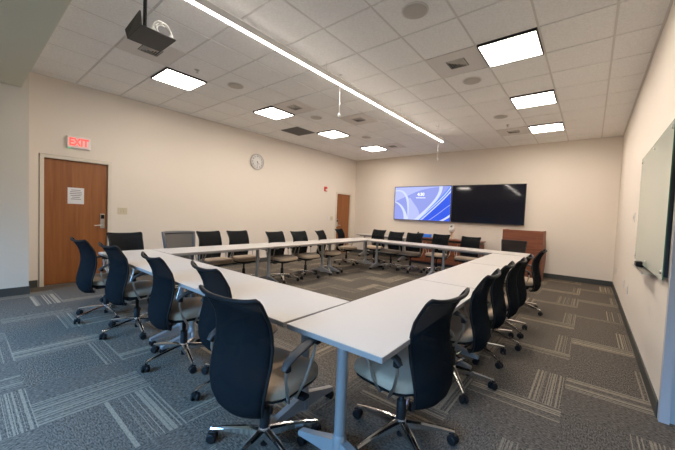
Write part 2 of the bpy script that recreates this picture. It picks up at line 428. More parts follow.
for (gx, gy), lb in zip([(-7.56, -2.5), (-2.51, 5.54), (-4.54, 4.51)], hl):
    loc = (GX+gx*U, GY+gy*U, H)
    if proto is None:
        b = MB(); b.lathe([(0.035, 0.0), (0.033, -0.006), (0.010, -0.008), (0.008, -0.035), (0.020, -0.037), (0.020, -0.041)], M['steel'], n=14)
        proto = o = b.obj('sprinkler_head'); o.location = loc
    else:
        o = proto.copy(); C.objects.link(o); o.location = loc
    tag(o, lb, 'sprinkler', 'ceiling sprinkler heads')

# pendant strip light
LX, LZ = -2.80, H-0.20
t = thing('strip_light', 'long straight white strip light hanging along the middle of the ceiling', 'strip light', (LX, 4.0, LZ))
b = MB(); b.box(-0.019, -3.2, 0.004, 0.019, 3.03, 0.075, M['white']); b.box(-0.020, -3.205, 0.0, 0.020, -3.2, 0.075, M['white']); b.box(-0.020, 3.03, 0.0, 0.020, 3.035, 0.075, M['white']); b.obj('housing', t)
b = MB(); b.box(-0.016, -3.19, 0.0755, 0.016, 3.02, 0.078, M['ceiling_fill']); b.obj('fill_glow_strip', t)  # glowing top added to the strip to brighten the ceiling
b = MB(); b.bbox(-0.0175, -3.198, -0.006, 0.0175, 3.028, 0.004, M['strip'], 0.004); b.obj('diffuser', t)
for y in (-3.0, -1.0, 1.0, 2.9):
    b = MB(); b.tube([(0, y, 0.075), (0, y, 0.199)], 0.0015, M['steel'], 5); b.obj('cable', t)
# microphones
for y, z, lb in ((3.41, 2.765, 'white microphone hanging on a thin wire, nearer the camera'), (7.03, 2.745, 'white microphone hanging on a thin wire near the far end of the strip light')):
    t = thing('hanging_microphone', lb, 'microphone', (-2.905, y, z), group='ceiling microphones')
    b = MB(); b.lathe([(0.004, 0.035), (0.018, 0.025), (0.026, 0.005), (0.024, -0.015), (0.012, -0.028), (0.002, -0.030)], M['white'], n=14); b.obj('capsule', t)
    b = MB(); b.tube([(0, 0, 0.03), (0, 0, H-z)], 0.004, M['white'], 6); b.obj('wire', t)
    b = MB(); b.lathe([(0.03, H-z), (0.03, H-z-0.008), (0.012, H-z-0.018)], M['white'], n=14); b.obj('ceiling_plate', t)

# projector tray on a pole
t = thing('projector_mount', 'black projector tray hanging from a ceiling pole', 'projector mount', (-2.94, 1.02, 2.75))
b = MB(); b.bbox(-0.16, -0.135, -0.012, 0.155, 0.125, 0.0, M['pad'], 0.003); b.obj('tray', t)
b = MB()
vs = [(-0.158, -0.135, 0), (0.152, -0.135, 0), (0.152, -0.145, 0.10), (-0.158, -0.15, 0.055), (-0.158, -0.125, 0), (0.152, -0.125, 0), (0.152, -0.135, 0.10), (-0.158, -0.14, 0.055)]
b.add(vs, [(0, 1, 2, 3), (7, 6, 5, 4), (3, 2, 6, 7), (0, 3, 7, 4), (1, 5, 6, 2), (0, 4, 5, 1)], M['pad']); b.obj('side_plate', t)
b = MB(); b.tube([(0.118, -0.095, 0.0), (0.118, -0.095, H-2.75)], 0.014, M['black'], 12); b.lathe([(0.05, H-2.75), (0.05, H-2.765), (0.016, H-2.78)], M['black'], (0.118, -0.095, 0), n=16); b.obj('pole', t)
t = thing('cable_loop', 'clear looped cable bundle lying on the projector tray', 'cable', (-2.92, 1.09, 2.75))
b = MB()
for k, (r, ph) in enumerate(((0.062, 0.0), (0.055, 0.25), (0.06, -0.2), (0.048, 0.1))):
    pts = [(0.02*k-0.03+0.012*math.sin(3*a+k), r*1.15*math.cos(a), 0.075+r*1.2*math.sin(a+ph)) for a in [2*PI*i/26 for i in range(26)]]
    b.tube(pts, 0.007, M['cable'], 6, closed=True)
b.obj('loops', t)

# ------------------------------------------------------------------ wall things
def on_left(y, z): return Matrix(((0, 0, 1, XL), (1, 0, 0, y), (0, 1, 0, z), (0, 0, 0, 1)))   # local x->+Y, y->+Z, z->+X
def text_mesh(s, size, m, mx, ext=0.0015, ax='CENTER', name='lettering', parent=None, bold=0.0):
    cu = bpy.data.curves.new(name, 'FONT'); cu.body = s; cu.size = size; cu.extrude = ext; cu.align_x = ax; cu.align_y = 'CENTER'; cu.offset = bold
    tmp = bpy.data.objects.new('tmp', cu); C.objects.link(tmp)
    dg = bpy.context.evaluated_depsgraph_get(); me = bpy.data.meshes.new_from_object(tmp.evaluated_get(dg))
    bpy.data.objects.remove(tmp)
    me.materials.clear(); me.materials.append(m); me.transform(mx)
    o = bpy.data.objects.new(name, me); C.objects.link(o); o.parent = parent
    return o
# exit sign
t = thing('exit_sign', 'lit red EXIT sign in a white housing above the wooden door', 'exit sign', (XL, 1.275, 2.27))
b = MB(); b.bbox(0.001, -0.152, 0, 0.045, 0.152, 0.195, M['white'], 0.006); b.obj('housing', t)
b = MB(); b.box(0.045, -0.14, 0.012, 0.0465, 0.14, 0.183, M['exitface']); b.obj('face', t)
text_mesh('EXIT', 0.155, M['exitred'], Matrix(((0, 0, 1, 0.047), (1, 0, 0, 0), (0, 1, 0, 0.097), (0, 0, 0, 1))) @ Matrix.Diagonal((0.80, 1.08, 1, 1)), parent=t, bold=0.006)
b = MB(); b.box(0.012, -0.13, -0.004, 0.03, -0.10, 0.0, M['green']); b.obj('indicator', t)
# notice
t = thing('paper_notice', 'white printed paper notice taped to the wooden exit door', 'notice', (XL-0.030, 1.255, 1.345))
b = MB(); b.box(0.0003, -0.107, 0, 0.0015, 0.107, 0.272, M['paper']); b.obj('sheet', t)
for k, w in enumerate((0.06, 0.075, 0.08, 0.07, 0.05, 0.065)):
    z = 0.232-k*0.030
    b = MB(); b.box(0.0016, -w, z-0.0045, 0.0019, w, z+0.0045, M['ink']); b.obj('printed_line', t)
# clock
t = thing('wall_clock', 'round white wall clock with a grey rim', 'clock', (XL, 4.81, 2.615))
R90 = Matrix.Rotation(PI/2, 4, 'Y')
b = MB(); b.lathe([(0.195, 0.001), (0.205, 0.02), (0.200, 0.038), (0.183, 0.042), (0.180, 0.03)], M['steel'], mx=R90, n=40, cap=False); b.obj('rim', t)
b = MB(); b.lathe([(0.190, 0.002), (0.184, 0.026), (0.001, 0.026)], M['white'], mx=R90, n=40); b.obj('clock_face', t)
for k in range(12):
    a = 2*PI*k/12; text_mesh(str(12 if k == 0 else k), 0.052, M['ink'], Matrix.Translation((0.0268, math.sin(a)*0.142, math.cos(a)*0.142)) @ Matrix(((0, 0, 1, 0), (1, 0, 0, 0), (0, 1, 0, 0), (0, 0, 0, 1))), ext=0.0005, name='numeral', parent=t, bold=0.001)
for ang, l, w, nm in ((2*PI*(4.5/12), 0.085, 0.006, 'hour_hand'), (PI, 0.125, 0.004, 'minute_hand')):
    b = MB(); b.box(0.0285, -w, -0.02, 0.0305, w, l, M['ink'], Matrix.Rotation(-ang, 4, 'X')); b.obj(nm, t)
b = MB(); b.lathe([(0.014, 0.028), (0.012, 0.034)], M['ink'], mx=R90, n=12); b.obj('centre_cap', t)
# switches etc.
def plate(name, label, cat, mx, w, h, n, m, kind='switch', group=None):
    o = thing(name, label, cat, (0, 0, 0), 0, group); o.matrix_world = mx
    b = MB(); b.bbox(-w/2, -h/2, 0.0005, w/2, h/2, 0.007, m, 0.002); b.obj('cover_plate', o)
    for k in range(n):
        cx = (k-(n-1)/2)*0.046
        b = MB()
        if kind == 'switch': b.bbox(cx-0.008, -0.02, 0.007, cx+0.008, 0.02, 0.016, m, 0.002); b.obj('toggle', o)
        else:
            b.bbox(cx-0.017, 0.006, 0.007, cx+0.017, 0.036, 0.010, M['white'], 0.001); b.bbox(cx-0.017, -0.036, 0.007, cx+0.017, -0.006, 0.010, M['white'], 0.001); b.obj('socket', o)
    return o
plate('light_switch', 'almond double light switch right of the wooden exit door', 'light switch', on_left(1.915, 1.25), 0.15, 0.125, 2, M['almond'])
plate('light_switch', 'almond light switch left of the far narrow wooden door', 'light switch', on_left(7.83, 1.21), 0.115, 0.14, 2, M['almond'])
plate('wall_control', 'small white control beside the switch near the far narrow door', 'wall control', on_left(7.65, 1.21), 0.07, 0.12, 0, M['white'])
t = thing('fire_alarm', 'small red fire alarm strobe on the left wall before the far door', 'fire alarm', (XL, 7.47, 2.16))
b = MB(); b.bbox(0.001, -0.06, -0.075, 0.035, 0.06, 0.075, M['red'], 0.005); b.obj('alarm_body', t)
b = MB(); b.bbox(0.035, -0.035, -0.05, 0.06, 0.035, 0.0, M['white'], 0.008); b.obj('strobe_lens', t)
def on_right(y, z): return Matrix(((0, 0, -1, XR), (-1, 0, 0, y), (0, 1, 0, z), (0, 0, 0, 1)))
plate('light_switch', 'white light switch left of the glass board on the right wall', 'light switch', on_right(5.60, 1.48), 0.075, 0.12, 1, M['white'])
plate('power_outlet', 'white power outlet low on the right wall near the far corner', 'power outlet', on_right(8.25, 0.46), 0.075, 0.12, 1, M['white'], 'outlet')
plate('power_outlet', 'left white power outlet of the pair below the glass board', 'power outlet', on_right(6.36, 0.48), 0.075, 0.12, 1, M['white'], 'outlet')
plate('data_outlet', 'right white outlet of the pair below the glass board', 'data outlet', on_right(5.80, 0.48), 0.075, 0.12, 1, M['white'], 'outlet')
# glass board
t = thing('glass_board', 'pale green glass writing board mounted on the right wall', 'glass board', (XR, 4.02, 0.98))
b = MB(); b.box(-0.032, -0.88, 0, -0.026, 0.88, 1.15, M['glassboard']); b.obj('glass_panel', t)
b = MB(); b.box(-0.0325, -0.884, -0.001, -0.0255, -0.88, 1.151, M['glassedge']); b.obj('glass_edge', t)
b = MB(); b.box(-0.026, -0.86, 0.02, -0.001, -0.84, 1.13, M['dark']); b.obj('gap_shadow', t)  # dark strip stands in for the shadowed gap behind the glass
for y in (-0.82, 0.0, 0.82):
    for z in (0.05, 1.10):
        b = MB(); b.lathe([(0.012, 0.001), (0.012, 0.030), (0.014, 0.034), (0.014, 0.038), (0.003, 0.040)], M['steel'], mx=Matrix.Translation((0, y, z)) @ Matrix.Rotation(-PI/2, 4, 'Y'), n=12); b.obj('standoff', t)
t = thing('marker_tray', 'small clear marker tray fixed below the glass board', 'tray', (XR, 4.0, 0.955))
b = MB(); b.box(-0.085, -0.36, 0.0, -0.001, 0.36, 0.005, M['steel']); b.box(-0.089, -0.36, 0.0, -0.085, 0.36, 0.014, M['steel']); b.obj('shelf', t)
t = tag(MB().bbox(-0.03, -0.07, 0, 0.03, 0.07, 0.05, M['black'], 0.006).obj('board_eraser'), 'black eraser resting at the left end of the marker tray', 'eraser'); t.location = (XR-0.05, 4.27, 0.960)

# televisions ----------------------------------------------------------------
W, HH = 1.885, 1.075
def tv(x0, label, on):
    t = thing('television', label, 'television', (x0+W/2, YF-0.06, 1.265))
    t.rotation_euler = (0 if on else math.radians(-1.6), 0, 0)
    b = MB(); b.bbox(-W/2+0.03, -0.005, 0.03, W/2-0.03, 0.035, HH-0.03, M['black'], 0.01); b.obj('back_case', t)
    b = MB(); e = 0.014
    for (xa, za, xb, zb) in ((-W/2, 0, W/2, e+0.006), (-W/2, HH-e, W/2, HH), (-W/2, e, -W/2+e, HH-e), (W/2-e, e, W/2, HH-e)):
        b.box(xa, -0.032, za, xb, -0.006, zb, M['dark'])
    b.obj('bezel', t)
    b = MB()
    x0_, x1_, z0_, z1_ = -W/2+e, W/2-e, e+0.006, HH-e
    if not on: b.box(x0_, -0.026, z0_, x1_, -0.006, z1_, M['screenoff']); b.obj('screen', t)
    else:
        b.box(x0_, -0.026, z0_, x1_, -0.006, z1_, M['s0'])
        Ws, Hs = x1_-x0_, z1_-z0_
        def P(u, v, k): return (x0_+max(0.003, min(0.997, u))*Ws, -0.0265-k*0.0003, z0_+max(0.004, min(0.996, v))*Hs)
        def ribbon(A, B, m, k):
            n = 26
            def bez(Q, t_):
                p = [Vector(q) for q in Q]
                while len(p) > 1: p = [p[i].lerp(p[i+1], t_) for i in range(len(p)-1)]
                return p[0]
            la = [bez(A, i/n) for i in range(n+1)]; lb_ = [bez(B, i/n) for i in range(n+1)]
            vs = [P(p.x, p.y, k) for p in la]+[P(p.x, p.y, k) for p in lb_]
            b.add(vs, [(i, i+1, n+2+i, n+1+i) for i in range(n)], m)
        ribbon([(0, 0.55), (0.0, 0.98)], [(0.6, 1.0), (1.0, 1.0)], M['s1'], 1)
        ribbon([(0.0, 0.90), (0.20, 0.98), (0.33, 0.70), (0.30, 0.0)], [(0.0, 0.86), (0.18, 0.92), (0.26, 0.72), (0.26, 0.0)], M['s2'], 2)
        ribbon([(0.30, 0.66), (0.40, 0.40), (0.52, 0.30), (0.46, 0.0)], [(0.27, 0.66), (0.28, 0.50), (0.28, 0.20), (0.27, 0.0)], M['s1'], 3)
        ribbon([(0.0, 0.56), (0.12, 0.50), (0.22, 0.36), (0.27, 0.0)], [(0.0, 0.53), (0.10, 0.46), (0.19, 0.30), (0.19, 0.0)], M['s2'], 4)
        ribbon([(0.80, 1.0), (0.83, 0.7), (0.60, 0.35), (0.38, 0.0)], [(0.86, 1.0), (0.86, 0.66), (0.66, 0.36), (0.46, 0.0)], M['s2'], 5)
        ribbon([(0.98, 1.0), (0.80, 0.60), (0.66, 0.40), (0.47, 0.0)], [(1.0, 1.0), (1.0, 0.7), (0.80, 0.30), (0.52, 0.0)], M['s4'], 6)
        ribbon([(1.0, 0.86), (0.85, 0.60), (0.70, 0.35), (0.50, 0.0)], [(1.0, 0.0), (0.95, 0.0), (0.8, 0.0), (0.60, 0.0)], M['s3'], 7)
        for (a0, a1, a2, a3, w, k) in (((1.0, 1.0), (0.86, 0.62), (0.68, 0.40), (0.45, 0.0), 0.012, 8), ((1.0, 0.88), (0.88, 0.62), (0.72, 0.36), (0.50, 0.0), 0.016, 9), ((1.0, 0.48), (0.90, 0.36), (0.78, 0.16), (0.64, 0.0), 0.008, 10), ((1.0, 0.20), (0.96, 0.14), (0.90, 0.06), (0.82, 0.0), 0.03, 11)):
            ribbon([a0, a1, a2, a3], [(p[0]+w, p[1]-w) for p in (a0, a1, a2, a3)], M['s2'] if k != 10 else M['s1'], k)
        b.obj('screen', t)
        rx = Matrix(((1, 0, 0, 0), (0, 0, -1, 0), (0, 1, 0, 0), (0, 0, 0, 1)))
        text_mesh('4:30', 0.135, M['s5'], Matrix.Translation((x0_+0.49*Ws, -0.031, z0_+0.765*Hs)) @ rx, ext=0.0005, name='time_display', parent=t, bold=0.004)
        bb = MB()
        for k in range(9): bb.box(x0_+(0.405+k*0.019)*Ws, -0.0315, z0_+0.655*Hs, x0_+(0.420+k*0.019)*Ws, -0.0305, z0_+0.675*Hs, M['s5'])
        bb.obj('date_line', t)
    return t
tv(-5.115, 'left wall television showing a blue and lavender ribbon lock screen', True)
tv(-5.115+W+0.015, 'right wall television, switched off and dark', False)

# ------------------------------------------------------------------ tables
def table(cx, cy, ang, L, label, group, y_end_seam=True, D=0.61, name='meeting_table'):
    """long side along local x"""
    t = thing(name, label, 'table', (cx, cy, 0), ang, group)
    b = MB(); b.bbox(-L/2+0.001, -D/2, 0.708, L/2-0.001, D/2, 0.7345, M['edge'], 0.002)
    b.box(-L/2+0.002, -D/2+0.001, 0.7345, L/2-0.002, D/2-0.001, 0.737, M['top']); b.obj('tabletop', t)
    b = MB(); b.box(-L/2+0.14, -0.03, 0.655, L/2-0.14, 0.03, 0.705, M['legm']); b.obj('support_beam', t)
    for s in (-1, 1):
        x = s*(L/2-0.125)
        b = MB()
        b.bbox(x-0.035, -D/2+0.06, 0.675, x+0.035, D/2-0.06, 0.7075, M['legm'], 0.004)
        b.lathe([(0.030, 0.16), (0.030, 0.68)], M['legm'], (x, 0, 0), n=20)
        b.lathe([(0.034, 0.045), (0.036, 0.06), (0.036, 0.17), (0.031, 0.185)], M['legm'], (x, 0, 0), n=20)
        lg = b.obj('leg', t)
        b = MB()
        for d in (-1, 1):   # wedge shaped feet
            vs = []
            for (r, zt, zb, w) in ((0.02, 0.155, 0.06, 0.030), (0.15, 0.115, 0.062, 0.026), (0.285, 0.080, 0.056, 0.024)):
                vs += [(x-w, d*r, zb), (x+w, d*r, zb), (x+w*0.8, d*r, zt), (x-w*0.8, d*r, zt)]
            fs = [(0, 1, 2, 3), (11, 10, 9, 8)]
            for k in range(2):
                for q in range(4): a0 = k*4+q; a1 = k*4+(q+1) % 4; fs.append((a0, a0+4, a1+4, a1))
            b.add(vs, fs, M['legm'])
        b.obj('foot', lg)
        for d in (-1, 1):
            b = MB()
            for sx in (-0.018, 0.018):
                b.lathe([(0.027, -0.008), (0.027, 0.008)], M['black'], mx=Matrix.Translation((x+sx, d*0.262, 0.0275)) @ Matrix.Rotation(PI/2, 4, 'Y'), n=14)
            b.bbox(x-0.010, d*0.262-0.012, 0.03, x+0.010, d*0.262+0.012, 0.06, M['black'], 0.002)
            b.obj('caster', lg)
    return t
# near run along x
table(-2.222, 1.44, 0, 1.82, 'white meeting table of the near row, joining the corner table in the foreground', 'near row of tables')
table(-4.046, 1.44, 0, 1.82, 'white meeting table of the near row, at its left end by the exit door', 'near row of tables')
# right run, slightly skewed
ra = math.radians(90+1.6)
def rr(y): return -1.005-(y-2.0)*math.tan(math.radians(1.6))
for y0, L, lb in ((1.14, 1.76, 'white corner meeting table nearest the camera, front of the right row'), (2.905, 1.73, 'middle white meeting table of the right row'), (4.64, 1.75, 'farthest white meeting table of the right row before the far row')):
    table(rr(y0+L/2), y0+L/2, ra, L-0.004, lb, 'right row of tables')
# far run
for x1, lb in ((-0.89, 'white meeting table of the far row, at its right end by the lectern'), (-2.645, 'white meeting table of the far row, at its left end')):
    table(x1-1.75/2, 6.74, 0, 1.75, lb, 'far row of tables')
# left run
for y0, lb in ((1.755, 'white meeting table of the left row nearest the camera'), (3.505, 'middle white meeting table of the left row'), (5.255, 'farthest white meeting table of the left row')):
    table(-4.66-(y0-1.75)*0.012, y0+0.875, math.radians(90.7), 1.745, lb, 'left row of tables')
table(-5.17, 8.50, 0, 1.70, 'white side table against the far wall, left of the wooden credenza', None, name='side_table')

# ------------------------------------------------------------------ chairs
def rrect(w, d, r, z, cy=0, n=5, cx=0):
    out = []
    for (sx, sy, a0) in ((1, 1, 0), (-1, 1, PI/2), (-1, -1, PI), (1, -1, 3*PI/2)):
        for k in range(n):
            a = a0+k*PI/2/(n-1); out.append((cx+sx*(w/2-r)+r*math.cos(a), cy+sy*(d/2-r)+r*math.sin(a), z))
    return out

def make_chair(label, style='mesh'):
    t = thing('office_chair', label, 'chair')
    # --- five-star base
    for k in range(5):
        a = 2*PI*k/5+PI/2; mx = Matrix.Rotation(a, 4, 'Z')
        b = MB(); vs = []
        for (r, zt, zb, w) in ((0.022, 0.135, 0.085, 0.024), (0.12, 0.126, 0.088, 0.020), (0.24, 0.105, 0.082, 0.015), (0.325, 0.086, 0.074, 0.012)):
            for (y, z) in ((-w, zb), (w, zb), (w, zt-0.008), (w*0.4, zt), (-w*0.4, zt), (-w, zt-0.008)): vs.append(mx @ Vector((r, y, z)))
        fs = [(5, 4, 3, 2, 1, 0), tuple(range(18, 24))]
        for q in range(3):
            for e in range(6): a0 = q*6+e; a1 = q*6+(e+1) % 6; fs.append((a0, a1, a1+6, a0+6))
        b.add(vs, fs, M['chrome']); lg = b.obj('leg', t)
        b = MB(); c = mx @ Vector((0.318, 0, 0)); sw = Matrix.Translation((c.x, c.y, 0.029)) @ Matrix.Rotation(a+0.7*(k-2), 4, 'Z')
        for s in (-1, 1):
            b.lathe([(0.020, s*0.008), (0.029, s*0.009), (0.029, s*0.024), (0.022, s*0.028)] if s > 0 else [(0.022, -0.028), (0.029, -0.024), (0.029, -0.009), (0.020, -0.008)], M['black'], mx=sw @ Matrix.Rotation(PI/2, 4, 'Y'), n=14)
        b.bbox(-0.009, -0.022, -0.005, 0.009, 0.024, 0.032, M['black'], 0.003, mx=sw)
        b.tube([(c.x, c.y, 0.05), (c.x, c.y, 0.08)], 0.006, M['black'], 6)
        b.obj('caster', lg)
    b = MB(); b.lathe([(0.024, 0.078), (0.034, 0.085), (0.034, 0.13), (0.030, 0.142)], M['chrome'], n=16); b.obj('hub', t)
    b = MB(); b.lathe([(0.021, 0.035), (0.021, 0.08), (0.029, 0.143), (0.029, 0.25), (0.022, 0.255), (0.016, 0.26), (0.016, 0.37)], M['black'], n=14); b.obj('gas_cylinder', t)
    # --- mechanism
    b = MB(); b.bbox(-0.085, -0.13, 0.355, 0.085, 0.12, 0.40, M['black'], 0.012)
    b.obj('tilt_mechanism', t)
    b = MB(); b.tube([(0.08, 0.02, 0.38), (0.20, 0.04, 0.375)], 0.005, M['black'], 6); b.bbox(0.19, 0.02, 0.362, 0.26, 0.07, 0.384, M['black'], 0.004); b.obj('lever', t)
    # --- seat cushion
    cm = M['fabric'] if style == 'mesh' else M['darkfabric']
    b = MB(); rg = []
    for (z, s, r) in ((0.424, 0.93, 0.11), (0.428, 0.985, 0.125), (0.436, 1.0, 0.13), (0.455, 0.995, 0.13), (0.472, 0.96, 0.12), (0.483, 0.86, 0.10), (0.488, 0.6, 0.08), (0.487, 0.2, 0.02)):
        ring = rrect(0.48*s, 0.445*s, r, z, 0.035)
        out = []
        for (x, y, zz) in ring:      # waterfall front, slight saddle
            zz -= 0.03*max(0, (y-0.13)/0.13)**2*(0.4 if z > 0.44 else 0.1); zz += 0.012*(x/0.25)**2*(1 if z > 0.44 else 0)
            out.append((x, y, zz))
        rg.append(out)
    b.rings(rg, cm); seat = b.obj('seat', t)
    b = MB(); b.rings([rrect(0.36, 0.32, 0.09, 0.388, 0.03), rrect(0.46, 0.42, 0.12, 0.408, 0.035), rrect(0.478, 0.443, 0.13, 0.424, 0.035)], M['black']); b.obj('seat_pan', seat)
    # --- backrest
    if style == 'mesh':
        prof = [(0.362, -0.212, 0.125), (0.375, -0.232, 0.158), (0.402, -0.252, 0.182), (0.45, -0.268, 0.197), (0.51, -0.270, 0.207), (0.58, -0.258, 0.213), (0.65, -0.241, 0.215), (0.72, -0.231, 0.213),
                (0.79, -0.233, 0.208), (0.85, -0.245, 0.205), (0.895, -0.262, 0.207), (0.925, -0.278, 0.212), (0.948, -0.291, 0.216), (0.962, -0.302, 0.214), (0.968, -0.311, 0.206)]
        prof = [(z-0.032, y, w) for z, y, w in prof]
        NU = 14; vs = []
        for i, (z, y, w) in enumerate(prof):
            for k in range(NU+1):
                u = -1+2*k/NU
                wrap = 0.062*(1-0.5*max(0, (z-0.81)/0.14))   # sides come forward, straightening at the rolled top
                yy = y+wrap*abs(u)**2.4; zz = z + (0.020*u*u if i == 0 else 0)
                zz += 0.018*abs(u)**3*max(0, (z-0.85)/0.10)
                vs.append((u*w, yy, zz))
        R = NU+1; fs = [(i*R+k, i*R+k+1, (i+1)*R+k+1, (i+1)*R+k) for i in range(len(prof)-1) for k in range(NU)]
        b = MB(); b.add(vs, fs, M['mesh'], True); bk = b.obj('backrest', t)
        md = bk.modifiers.new('solid', 'SOLIDIFY'); md.thickness = 0.010; md.offset = 0
        n = len(prof)
        loop = [vs[k] for k in range(R)]+[vs[i*R+NU] for i in range(1, n)]+[vs[(n-1)*R+k] for k in range(NU-1, -1, -1)]+[vs[i*R] for i in range(n-2, 0, -1)]
        rad = []
        for idx in range(len(loop)):
            top = R+n-2 <= idx <= R+n-2+NU; rad.append(0.0115 if top else 0.0085)
        b = MB(); b.tube(loop, rad, M['black'], 8, closed=True); b.obj('back_frame', bk)
        b = MB(); b.tube([(0, -0.10, 0.385), (0, -0.215, 0.395), (0, -0.235, 0.44)], [0.02, 0.020, 0.014], M['black'], 8); b.obj('back_bracket', t)
    else:
        mm = M['greymesh'] if style == 'grey' else M['darkmesh']; fm = M['greyframe'] if style == 'grey' else M['dark']
        b = MB(); w0, w1 = 0.20, 0.235
        pts = []
        prof = [(0.50, -0.235, 0.19), (0.58, -0.240, 0.20), (0.68, -0.25, 0.215), (0.80, -0.268, 0.225), (0.90, -0.290, 0.235), (0.955, -0.305, 0.24)]
        vs = []
        NU = 8
        for (z, y, w) in prof:
            for k in range(NU+1): u = -1+2*k/NU; vs.append((u*w, y+0.04*u*u, z))
        R = NU+1
        b.add(vs, [(i*R+k, i*R+k+1, (i+1)*R+k+1, (i+1)*R+k) for i in range(len(prof)-1) for k in range(NU)], mm, True); bk = b.obj('backrest', t)
        md = bk.modifiers.new('solid', 'SOLIDIFY'); md.thickness = 0.006; md.offset = 0
        n = len(prof)
        loop = [vs[k] for k in range(R)]+[vs[i*R+NU] for i in range(1, n)]+[vs[(n-1)*R+k] for k in range(NU-1, -1, -1)]+[vs[i*R] for i in range(n-2, 0, -1)]
        b = MB(); b.tube(loop, 0.024 if style == 'grey' else 0.010, fm, 8, closed=True); b.obj('back_frame', bk)
        b = MB(); b.tube([(0, -0.26, 0.385), (0, -0.29, 0.42), (0, -0.26, 0.50)], [0.025, 0.025, 0.02], M['black'], 8); b.obj('back_bracket', t)
    # --- arms
    for s in (-1, 1):
        x = s*0.287
        arm = MB()
        pts = [(x, -0.170, 0.615), (x, -0.150, 0.638), (x, -0.10, 0.662), (x, -0.03, 0.682), (x-s*0.004, 0.04, 0.692), (x-s*0.008, 0.10, 0.693), (x-s*0.012, 0.125, 0.688)]
        arm.tube(pts, [0.016, 0.024, 0.029, 0.030, 0.029, 0.026, 0.016], M['pad'], 10, flat=0.45)
        ao = arm.obj('armrest', t)
        b = MB(); b.tube([(x-s*0.01, 0.095, 0.682), (x-s*0.012, 0.07, 0.60), (x-s*0.03, 0.025, 0.47), (x-s*0.06, 0.0, 0.392), (x-s*0.14, -0.01, 0.385), (x-s*0.21, -0.01, 0.38)], 0.0085, M['steel'], 8)
        b.tube([(x, -0.145, 0.628), (x-s*0.002, -0.150, 0.57), (x-s*0.012, -0.125, 0.48), (x-s*0.05, -0.07, 0.395), (x-s*0.12, -0.05, 0.385), (x-s*0.21, -0.04, 0.38)], 0.0085, M['steel'], 8)
        b.obj('arm_support', ao)
        b = MB(); b.bbox(x-s*0.01-0.018, 0.078, 0.655, x-s*0.01+0.018, 0.112, 0.682, M['black'], 0.004); b.obj('arm_bracket', ao)
        b = MB(); b.bbox(x-0.016, -0.160, 0.60, x+0.016, -0.130, 0.635, M['black'], 0.004); b.obj('arm_bracket', ao)
    return t

protos = {}
def spin_base(t, deg):
    """turn legs, casters and hub under the seat"""
    for ch in t.children:
        if ch.name.split('.')[0] == 'leg': ch.rotation_euler = (0, 0, math.radians(deg))
def place(x, y, face, star, label, group, style='mesh'):
    """face: heading in degrees, 0 = towards +Y, counter-clockwise; star: world angle of one leg"""
    if style not in protos: protos[style] = make_chair(label, style); o = protos[style]
    else: o = copy_tree(protos[style])
    o.location = (x, y, 0); o.rotation_euler = (0, 0, math.radians(face)); tag(o, label, 'chair', group)
    spin_base(o, star-90-face)
    return o
G = 'mesh-back chairs around the tables'
near = [(-4.57, 1.13, 5, 220, 'black mesh chair at the left end of the near row by the exit door'),
        (-3.82, 1.22, 4, 208, 'black mesh chair second from the left in the near row'),
        (-2.81, 1.27, -3, 204, 'black mesh chair in the middle of the near row'),
        (-2.10, 1.36, -5, 196, 'black mesh chair fourth along the near row, half hidden behind the big foreground chair'),
        (-1.38, 1.08, 6, 210, 'big foreground black mesh chair with tan seat, back turned to the camera')]
for x, y, f, s, lb in near: place(x, y, f, s, lb, G)
right = [(-0.833, 1.67, 84, 180, 'large black mesh chair at the near corner of the right row, seen from the side'),
         (-0.845, 2.58, 93, 306, 'black mesh chair second from the camera in the right row'),
         (-0.86, 3.26, 93, 330, 'black mesh chair third from the camera in the right row'),
         (-0.83, 3.76, 93, 345, 'black mesh chair fourth from the camera in the right row'),
         (-0.83, 4.27, 92, 325, 'black mesh chair fifth from the camera in the right row'),
         (-0.80, 5.40, 90, 340, 'black mesh chair farthest along the right row, nearest the lectern')]
for x, y, f, s, lb in right: place(x, y, f, s, lb, G)
left = [(-5.12, 1.55, -90, 30, 'mesh', 'black mesh chair at the left table end, beside the light switch and exit door'),
        (-4.92, 2.23, -90, 50, 'grey', 'low chair with a square grey-framed light mesh back in the left row'),
        (-5.12, 2.83, -88, 10, 'mesh', 'black mesh chair just right of the grey-framed chair in the left row'),
        (-5.12, 3.40, -90, 25, 'mesh', 'black mesh chair in the left row, left of the paired table legs'),
        (-4.72, 4.00, -88, 40, 'mesh', 'black mesh chair right of the first paired table legs in the left row'),
        (-4.70, 4.62, -90, 15, 'mesh', 'black mesh chair at the middle of the left row, before the second paired table legs'),
        (-4.76, 5.43, -72, 30, 'mesh', 'black mesh chair turned sideways, last but one of the left row'),
        (-5.22, 6.68, -76, 60, 'mesh', 'black mesh chair at the far end of the left row near the narrow door')]
for x, y, f, s, st, lb in left: place(x, y, f, s, lb, G, st)
far = [(-4.85, 7.50, 180, 20, 'mesh', 'black mesh chair at the left end of the far row, by the side table'),
       (-4.03, 7.05, 180, 50, 'mesh', 'black mesh chair second from the left in the far row'),
       (-3.50, 7.10, 184, 0, 'mesh', 'black mesh chair in the far row in front of the blue box'),
       (-2.96, 7.45, 180, 35, 'mesh', 'black mesh chair in the far row below the white camera'),
       (-2.20, 7.35, 180, 15, 'mesh', 'black mesh chair in the far row at the right end of the credenza'),
       (-1.25, 7.10, 180, 15, 'dark', 'dark see-through mesh chair in front of the wooden lectern')]
for x, y, f, s, st, lb in far: place(x, y, f, s, lb, G, st)

